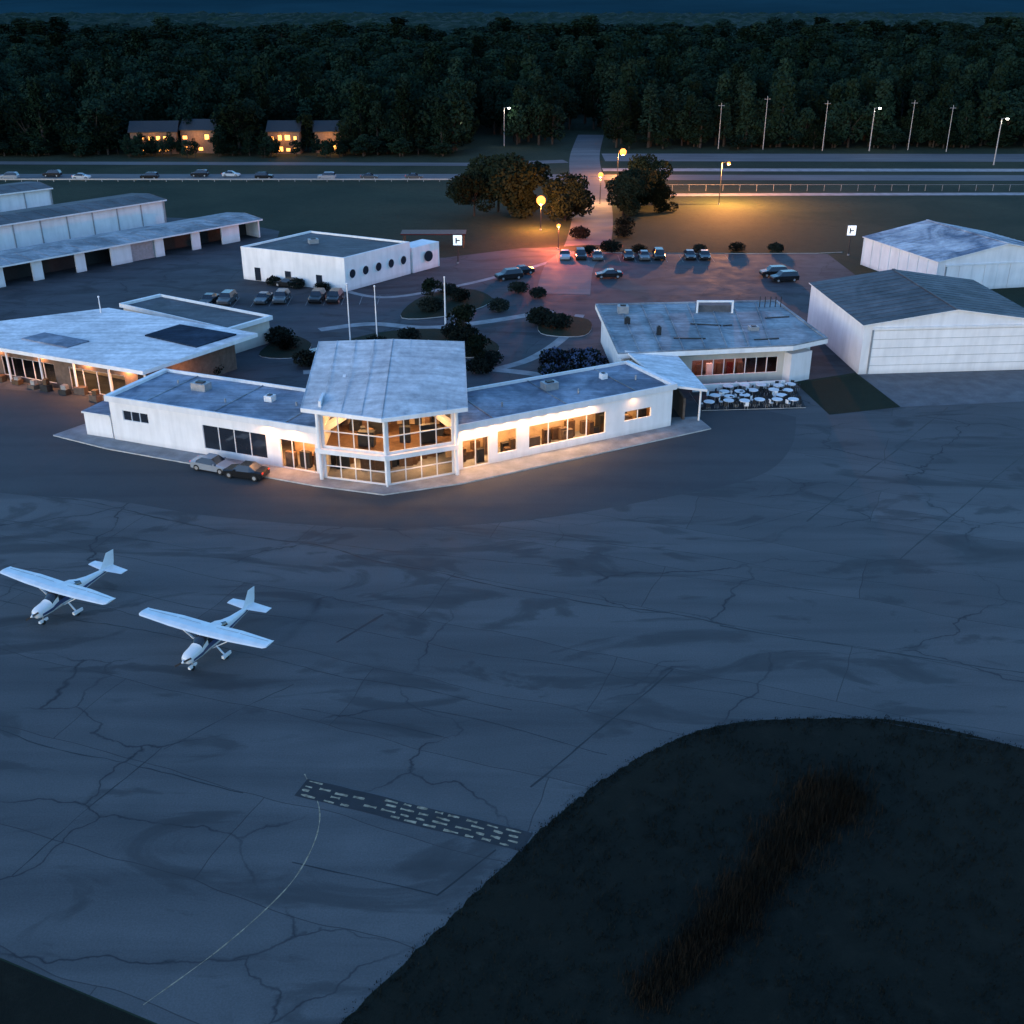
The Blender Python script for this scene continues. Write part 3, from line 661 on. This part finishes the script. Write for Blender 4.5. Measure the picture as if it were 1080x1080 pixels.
# ------------------------------------------------------------------ vehicles
def carmesh(color,kind):
    b=B();k='car_'+color
    if kind=='sedan': S=[(-2.2,.35,.55,.62,.7,.6),(-2.1,.25,.66,.74,.85,.72),(-1.1,.22,.8,.9,.9,.76),(-.95,.22,.84,.96,.9,.74),(-.3,.22,.86,1.4,.9,.62),(.8,.22,.88,1.42,.9,.62),(1.45,.22,.9,1.02,.9,.72),(2.1,.25,.84,.96,.87,.72),(2.2,.4,.7,.8,.76,.66)]
    else: S=[(-2.25,.4,.65,.75,.75,.64),(-2.15,.3,.82,.92,.9,.76),(-1.25,.28,.95,1.06,.94,.8),(-1.1,.28,.98,1.12,.94,.78),(-.6,.28,1.0,1.68,.94,.68),(1.4,.28,1.02,1.7,.94,.68),(1.9,.28,1.0,1.6,.94,.7),(2.15,.3,.98,1.1,.92,.78),(2.25,.45,.8,.95,.82,.72)]
    for x,zb,zm,zt,wb,wt in S: b.v+=[(x,-wb,zb),(x,-wb-.02,zm),(x,-wt,zt),(x,wt,zt),(x,wb+.02,zm),(x,wb,zb)]
    n=len(S)
    for i in range(n-1):
        for j in range(6):
            q=(j+1)%6;kk=k
            if kind=='sedan':
                if j in(1,3) and i in(3,4,5): kk='darkglass'
                if j==2 and i in(3,5): kk='darkglass'
            else:
                if j in(1,3) and i in(3,4,5,6): kk='darkglass'
                if j==2 and i in(3,6): kk='darkglass'
            b.f.append([i*6+j,i*6+q,(i+1)*6+q,(i+1)*6+j]);b.m.append(b.mi(kk))
    b.f.append([0,1,2,3,4,5]);b.m.append(b.mi(k));b.f.append([(n-1)*6+j for j in range(6)][::-1]);b.m.append(b.mi(k))
    for x in(-1.38,1.38):
        for s in(-1,1):
            b.cyl((x,s*.7,.33),(x,s*.94,.33),.33,.33,16,'black'); b.cyl((x,s*.94,.33),(x,s*.955,.33),.19,.19,12,'steel')
    for s in(-1,1):
        b.box(-2.16,s*.6,.6,.08,.3,.12,0,'steel'); b.box(2.19,s*.62,.75,.08,.26,.14,0,'red'); b.box(-.75,s*1.0,.92,.16,.14,.12,0,k)
    return b.mesh('parked_car')
CM={}
def car(x,y,rot,color,kind='sedan',z=.03):
    key=(color,kind)
    if key not in CM: CM[key]=carmesh(color,kind)
    ob=bpy.data.objects.new('parked_car',CM[key]);COL.objects.link(ob);ob.location=(x,y,z);ob.rotation_euler=(0,0,rot)
car(-29.6,100.3,-.38+math.pi,'silver');car(-26.0,98.6,-.3,'black')
for i in range(10): 
    if i not in(3,7): car(9.5+i*2.75+random.uniform(-.2,.2),195.2+random.uniform(-.3,.3),1.57+random.uniform(-.05,.05),random.choice(['black','black','grey','black','grey','silver']),random.choice(['sedan','suv']))
for i in range(9): 
    if i not in(2,5,8): car(-46+i*2.7,164.5+i*.2+random.uniform(-.2,.2),1.5+random.uniform(-.05,.05),random.choice(['black','grey','red','black','black']),random.choice(['sedan','suv']))
for x,y,r_,c_,k_ in((-.5,180,.4,'black','suv'),(1.5,183.5,.4,'black','sedan'),(16,181,.1,'black','sedan'),(43.5,182,.1,'black','suv'),(44.5,178.5,.2,'black','suv'),(-24,137.5,.2,'grey','suv'),(-36,175,-.4,'black','sedan')):
    car(x,y,r_,c_,k_)
for i in range(11): car(-138+i*11+random.uniform(-4.5,4.5),288+random.choice((-1.9,2)),random.choice((0,math.pi))+.0,random.choice(['white','silver','grey','grey','black']),random.choice(['sedan','suv']),.06)
b=B()
for i in range(12): ribbon(b,[(8+i*2.75,192.4),(8+i*2.75,198)],.1,.045,'paintw')
for i in range(11): ribbon(b,[(-47.4+i*2.7,161.8+i*.2),(-47.6+i*2.7,167.4+i*.2)],.1,.045,'paintw')
b.obj('parking_bay_markings')
sheet('grass_strip',smoothpoly([(12,200.5),(55,199.5),(56,203.5),(14,206.5)],3),.1,'grass','kerb')

# ------------------------------------------------------------------ street furniture
def mast(name,x,y,h,k='white',r=.09,head=None,power=0,color=(1,.4,.1),arm=0,globe_halo=.5):
    e=empty(name,(x,y,0));b=B(); b.cyl((0,0,0),(0,0,.25),.22,.2,12,'concrete'); b.cyl((0,0,.25),(0,0,h),r,r*.6,10,k)
    if arm: b.beam((0,0,h-.05),(arm,0,h+.15),.08,.08,k)
    hx=arm
    if head=='lamp':
        b.box(hx,0,h+.04 if not arm else h+.1,.6,.35,.12,0,'dark')
        b2=B()
        if color[2]<.3: b2.ball((hx,0,h-globe_halo*.5),globe_halo,'lamporange')  # glowing ball oversized to stand for the lamp's halo as well
        else: b2.cyl((hx,0,h-.3),(hx,0,h+.02),.32,.38,14,'lampwhite')
        b2.obj('lamp_glow',e,smooth=True)
    if head=='sign':
        b.box(0,-.14,h-1.9,1.7,.1,1.9,0,'dark'); 
        b2=B(); b2.box(0,-.21,h-1.8,1.5,.05,1.7,0,'signwhite'); b2.box(-.25,-.25,h-1.5,.22,.03,1.0,0,'dark'); b2.box(.1,-.25,h-1.1,.6,.03,.22,0,'dark'); b2.obj('sign_face',e)
    if head=='flag_truck': b.ball((0,0,h+.08),.13,k,10,6); b.beam((.14,0,1.2),(.1,0,h-.1),.02,.02,'dark')
    b.obj('post',e)
    if power: light('lamp','POINT',(arm,0,h-globe_halo-.3-globe_halo*.6),power,color,.2,e)
    return e
mast('added_field_lamp',5.7,221,6.2,'dark',.1,'lamp',36000,(1,.3,.06),0,.9)
mast('added_field_lamp',19.6,250.8,6.5,'dark',.1,'lamp',18000,(1,.45,.14),0,.55)
mast('added_field_lamp',26.9,290,6.5,'dark',.1,'lamp',26000,(1,.33,.07),1.2,.85)
mast('added_field_lamp',46,250,9,'dark',.1,'lamp',130000,(1,.36,.08),1.5,.35)  # added mast, no pole is seen here; it tints the field orange
mast('added_field_lamp',8.5,203,4.5,'dark',.08,'lamp',24000,(1,.15,.06),0,.35)
for x,y,h,r_ in((-21.8,143.6,8,.1),(-18,142.3,8,.1),(-9.4,151.5,7,.13),(-54.3,142.3,6.6,.1)): mast('flagpole',x,y,h,'white',r_,'flag_truck')
mast('directional_sign',-9.4,191.5,5,'dark',.1,'sign');mast('directional_sign',60.4,198,5.4,'dark',.1,'sign')
for x,y,h in((-25.3,361,10),(-2.4,352,11),(131.3,311,12),(105.9,340,12),(-17,340,9)): mast('added_field_lamp',x,y,h,'steel',.18,'lamp',900,(1,.85,.6),1.5)
for x,y,h in((75,343,15),(92,340,14),(118,342,14),(62,345,13),(128,338,13)):
    e=empty('utility_pole',(x,y,0));b=B();b.cyl((0,0,0),(0,0,h),.13,.07,8,'steel');b.beam((-.9,0,h-.8),(.9,0,h-.8),.1,.1,'steel')
    for q in(-.8,0,.8): b.cyl((q,0,h-.75),(q,0,h-.5),.05,.05,6,'dark')
    b.obj('pole_and_crossarm',e)
e=empty('guard_rail',(0,282,0));b=B()
for i in range(75): b.box(-290+i*4,0,0,.12,.12,.75,0,'steel')
b.box(-142,0-.1,.45,296,.06,.32,0,'steel');b.obj('rail',e)
e=empty('chain_link_fence',(40,268,0));b=B()
for i in range(60): b.cyl((-10+i*4,0,0),(-10+i*4,0,1.5),.04,.04,6,'steel')
b.box(108,0,1.45,236,.04,.04,0,'steel');b.obj('posts_and_rails',e)
e=empty('picnic_shelter',(-14.5,206,0));b=B(); b.prism([(-6,-2),(6,-2),(6,2),(-6,2)],2.4,2.6,'car_red','brown'); 
for x,y in((-5.5,-1.6),(5.5,-1.6),(5.5,1.6),(-5.5,1.6)): b.cyl((x,y,0),(x,y,2.4),.1,.1,8,'wood')
b.obj('frame',e)

# ------------------------------------------------------------------ vegetation
def leaves(b,centers,rad,n,size,k,flat=.8):
    for _ in range(n):
        c=centers[rng.integers(len(centers))]
        v=rng.normal(size=3); v/=np.linalg.norm(v); r_=rad*rng.uniform(.35,1)**.5
        p=Vector((c[0]+v[0]*r_,c[1]+v[1]*r_,max(.15,c[2]+v[2]*r_*flat)))
        a=Vector(rng.normal(size=3)).normalized();q=a.orthogonal().normalized();s=size*rng.uniform(.5,1.2)
        b.face([p-a*s,p+q*s*.6,p+a*s,p-q*s*.6],k)
def treemesh(name,h,cr,kind='round',n=700,size=.55,k='leaf',low=.42):
    b=B(); th=h*.45; b.cyl((0,0,0),(random.uniform(-.3,.3),.2,th),h*.028,h*.018,8,'bark')
    cs=[]
    if kind=='round':
        for i in range(14 if low<.4 else 11):
            a=random.uniform(0,6.28);rr=cr*random.uniform(.25,.75);z=h*random.uniform(low,.82)
            cs.append((math.cos(a)*rr,math.sin(a)*rr,z)); b.cyl((0,0,min(th*.75,z)),cs[-1],h*.012,h*.004,5,'bark')
        cs.append((0,0,h*.84)); leaves(b,cs,cr*.42,n,size,k)
    else:
        b.cyl((0,0,th),(0,0,h*.96),h*.016,.03,6,'bark')
        for i in range(16):
            t=i/15;z=h*(.25+.71*t);r_=cr*(1-t)**.8+.2
            for a in range(3):
                an=random.uniform(0,6.28);cs.append((math.cos(an)*r_*.6,math.sin(an)*r_*.6,z))
        leaves(b,cs,cr*.4,n,size,k,.6)
    return b.mesh(name)
def place(name,me,x,y,s=1,rot=None,z=0,parent=None,sz=None):
    ob=bpy.data.objects.new(name,me);COL.objects.link(ob);ob.location=(x,y,z);ob.scale=(s*random.uniform(.9,1.1),s*random.uniform(.9,1.1),sz or s);ob.rotation_euler=(0,0,random.uniform(0,6.28) if rot is None else rot)
    if parent: ob.parent=parent
    return ob
big=[treemesh('shade_tree',11,6.4,'round',6500,.38,low=.18) for _ in range(3)]
for i,(x,y,s) in enumerate(((-8,236,.8),(0,236,1.12),(11,231,.85),(-3,241,1.05),(23.5,237,.75),(30,250,.95),(26.5,243,.8),(32,241,.5))): place('shade_tree',big[i%3],x,y,s)
def bushmesh(name,h,r,n,petals=0):
    b=B();cs=[(math.cos(a)*r*.5,math.sin(a)*r*.5,h*.45) for a in np.linspace(0,6.28,7)]+[(0,0,h*.62)]
    for c in cs: b.cyl((0,0,0),c,.04,.02,5,'bark')
    leaves(b,cs,r*.55,n,.16,'leaf2',.8)
    if petals: leaves(b,[cs[0],cs[2],cs[4],cs[7]],r*.58,petals,.17,'petal',.85)
    return b.mesh(name)
bs=[bushmesh('shrub',1.7,1.5,1100) for _ in range(3)]
for i,(x,y,s) in enumerate(((-31.3,143.6,1.4),(-29.6,141,1.1),(-38.3,131.2,1.1),(-37.2,130.4,1.),(-6.3,142.3,1.6),(-7.5,146,1.4),(-4.1,131,1.2),(-3.,134,1.2),(-5.5,138,1.2),(4.1,152.9,1.5),(6.5,151,1.3),(-12,160,1.3),(-8,166,1.2),(-10,170,1.1),(-26,134,1.2),(-14,145,1.1),(14,199,1.),(18,201,1.3),(23,200,1.),(13,213,1.4),(21.5,214,1.4),(22.5,222,1.6),(-30,172,.9),(-34.5,174,1.0),(-38.5,176,.9),(34,200,1.),(41,201,1.1),(48,201,1.0),(-18,141,1.1),(-12,139,1.),(-2,160,1.2),(1,171,1.1),(4,168,1.0))):
    place('shrub',bs[i%3],x,y,s,z=.02)
fb=bushmesh('flowering_shrub',1.7,1.5,1000,330)
for x in(5.2,7.6,10):
    for y in(129.5,132.2,134.9): place('flowering_shrub',fb,x+random.uniform(-.5,.5)+(y-132)*.1,y+random.uniform(-.5,.5),random.uniform(1.0,1.3),z=.02)
sap=[treemesh('ornamental_tree',5.5,2.3,'round',900,.24) for _ in range(2)]
for x,y,s in((-6.4,143.5,1.),(-12,163,.8),(-4.5,133,.8)): place('ornamental_tree',sap[0],x,y,s)

# forest
FE=empty('forest',(0,0,0))
pr=[treemesh('forest_tree',15,5.4,'round',1300,.62,'leaff',low=.22) for _ in range(5)]+[treemesh('forest_tree',17.5,4.2,'pine',1000,.6,'leaff') for _ in range(3)]
def front(x): return 334 if x<-15 else (352 if x<30 else 350)
y=0
while True:
    sp=6.2*(1+y/220)
    for x in np.arange(-(215+y*.62),215+y*.62,sp):
        xx=x+random.uniform(-.45,.45)*sp; yy=front(xx)+y+random.uniform(-.45,.45)*sp
        if y<25 and -14<xx<-2: continue
        if 14<xx<30 and y<40: continue
        if y<12 and ((-112<xx<-82) or (-72<xx<-48)): continue
        s=random.uniform(.72,1.22)
        kinds=pr[:6] if xx<20 else (pr[3:] if y<30 else pr)
        place('forest_tree',random.choice(kinds),xx,yy,s*max(1,sp/7.5),parent=FE,sz=s*(1+.12*y/600)*(1.08 if y>20 else .95))
    y+=sp*.95
    if y>620: break
for i in range(150):
    xx=random.uniform(-215,-18) if i<95 else random.uniform(30,215)
    if (-112<xx<-82) or (-72<xx<-48): continue
    place('forest_tree',pr[i%5],xx,front(xx)-3+random.uniform(-3,4),random.uniform(.5,.8),parent=FE,sz=random.uniform(.25,.5))
def terrain(name,x0,x1,y0,y1,nx,ny,fn,k):
    vs=[];fs=[]
    for j in range(ny+1):
        for i in range(nx+1):
            x=x0+(x1-x0)*i/nx;yy=y0+(y1-y0)*j/ny; vs.append((x,yy,fn(x,yy)))
    for j in range(ny):
        for i in range(nx): a=j*(nx+1)+i; fs.append((a,a+1,a+nx+2,a+nx+1))
    me=bpy.data.meshes.new(name);me.from_pydata(vs,[],fs);me.materials.append(M[k]);ob=bpy.data.objects.new(name,me);COL.objects.link(ob);return ob
terrain('forest_canopy',-1300,1300,850,1750,360,130,lambda x,y:12+4*noise.noise(Vector((x*.03,y*.02,0)))+5*noise.noise(Vector((x*.12,y*.1,4)))+2.5*noise.noise(Vector((x*.35,y*.3,9))),'canopy')
terrain('distant_hills',-3000,3000,1700,3800,120,30,lambda x,y:4+(y-1700)*.04+22*noise.noise(Vector((x*.0022,y*.001,0)))*min(1,(y-1700)/500),'hill')

def house(x,y,rot,wd,h):
    o=(x,y,0);e=empty('lit_house',o,rot);b=B();b.box(0,0,0,wd,8,h,0,'brown');rf=B()
    slab(rf,[(-wd/2-.5,-4.5,h),(wd/2+.5,-4.5,h),(wd/2+.5,0,h+2.6),(-wd/2-.5,0,h+2.6)],.2,'dark','dark');slab(rf,[(-wd/2-.5,0,h+2.6),(wd/2+.5,0,h+2.6),(wd/2+.5,4.5,h),(-wd/2-.5,4.5,h)],.2,'dark','dark')
    n=int(wd/2.2)
    for i in range(n):
        for z in(.8,3.9):
            if random.random()<.75: b.box(-wd/2+1.2+i*2.2,-4.02,z,random.uniform(.7,1.5),.06,random.uniform(.8,1.4),0,'housewin')
    b.obj('walls',e);rf.obj('roof',e)
    light('porch_light','POINT',(0,-7,4.5),1100,(1,.42,.1),.3,e)
house(-104,337,.1,13,6.2);house(-91,339,-.1,10,6.5);house(-66,337,0,9,6.3);house(-54,340,.15,8,6)
for i in range(34):
    x=random.uniform(-112,-82) if i<20 else random.uniform(-72,-47)
    place('forest_tree',pr[i%5],x,random.uniform(325,331),random.uniform(.22,.42),parent=FE,sz=random.uniform(.22,.46))
for x,y,s in((-84,331,.6),(-71,330,.5),(-48,331,.6),(-60,338,.8),(-97,341,.85),(-78,336,.9),(-84,338,.95),(-48,338,.9)): place('forest_tree',pr[int(abs(x))%5],x,y,s,parent=FE,sz=s*.95)

# rough grass tufts and reeds
smooth_r=[(-8,30)]+edge+[(70,35),(70,5),(-8,5)]
def inrough(x,y):
    P=smooth_r; c=False;n=len(P);j=n-1
    for i in range(n):
        if (P[i][1]>y)!=(P[j][1]>y) and x<(P[j][0]-P[i][0])*(y-P[i][1])/(P[j][1]-P[i][1])+P[i][0]: c=not c
        j=i
    return c
def blades(b,x,y,h,n,spread,k,wd=.03):
    for _ in range(n):
        px=x+random.gauss(0,spread);py=y+random.gauss(0,spread);a=random.uniform(0,6.28);hh=h*random.uniform(.5,1.2);lean=hh*random.uniform(.1,.6)
        dx,dy=math.cos(a),math.sin(a); b.face([(px-dy*wd,py+dx*wd,0),(px+dy*wd,py-dx*wd,0),(px+dx*lean,py+dy*lean,hh)],k)
b=B();c=0
while c<7000:
    x=random.uniform(-8,42);yy=random.uniform(30,60)
    if inrough(x,yy) and noise.noise(Vector((x*.22,yy*.22,3)))>-.2+random.uniform(-.3,.3):
        blades(b,x,yy,random.uniform(.1,.3),5,.18,'grassdark',.03)
    c+=1
for x,y in edge[::1]:
    for _ in range(5): blades(b,x+random.uniform(-.4,.4)+.1,y+random.uniform(-.4,.4)-.25,.12,4,.12,'grassdark',.03)
b.obj('grass_tufts')
b=B();path=smoothpoly([(19.3,51.6),(16.5,48.6),(12.6,43.8),(9.5,40.2),(6.2,37)],10,False)
for i in range(2600):
    t=random.random()**1.3; q=path[int(t*(len(path)-1))]; wdt=1.6*(1-t)+.8*t
    x=q[0]+random.gauss(0,wdt*.6);yy=q[1]+random.gauss(0,wdt*.6)
    blades(b,x,yy,random.uniform(.2,1.0)*(1.1-.4*t),8,.22,'reed' if random.random()<.7 else 'grassdark',.018)
b.obj('reed_bed')

# ------------------------------------------------------------------ world, sun, camera
SUN_EL=R(7);AZ=R(225)   # afterglow behind the camera, low
wd=bpy.data.worlds.new('World');scene.world=wd;wd.use_nodes=True;nt=wd.node_tree
sky=nt.nodes.new('ShaderNodeTexSky');sky.sky_type='NISHITA';sky.sun_disc=False;sky.sun_elevation=SUN_EL;sky.sun_rotation=AZ;sky.ozone_density=4.2;sky.dust_density=.8;sky.air_density=1.1
bg=nt.nodes['Background'];nt.links.new(sky.outputs[0],bg.inputs[0]);bg.inputs[1].default_value=.74
sl=bpy.data.lights.new('sun','SUN');sl.energy=.28;sl.angle=R(20);sl.color=(1,.88,.95)
so=bpy.data.objects.new('sun',sl);COL.objects.link(so)
dirv=Vector((math.sin(AZ)*math.cos(SUN_EL),math.cos(AZ)*math.cos(SUN_EL),math.sin(SUN_EL)))
so.rotation_euler=(-dirv).to_track_quat('-Z','Y').to_euler()
cd=bpy.data.cameras.new('camera');cd.sensor_width=36;cd.sensor_fit='HORIZONTAL';cd.lens=36*1158/1080;cd.clip_end=20000;cd.clip_start=.5
cam=bpy.data.objects.new('camera',cd);COL.objects.link(cam);cam.location=(0,0,43);cam.rotation_euler=(R(90-25.41),0,0);scene.camera=cam
scene.view_settings.view_transform='Standard';scene.view_settings.look='None';scene.view_settings.exposure=0
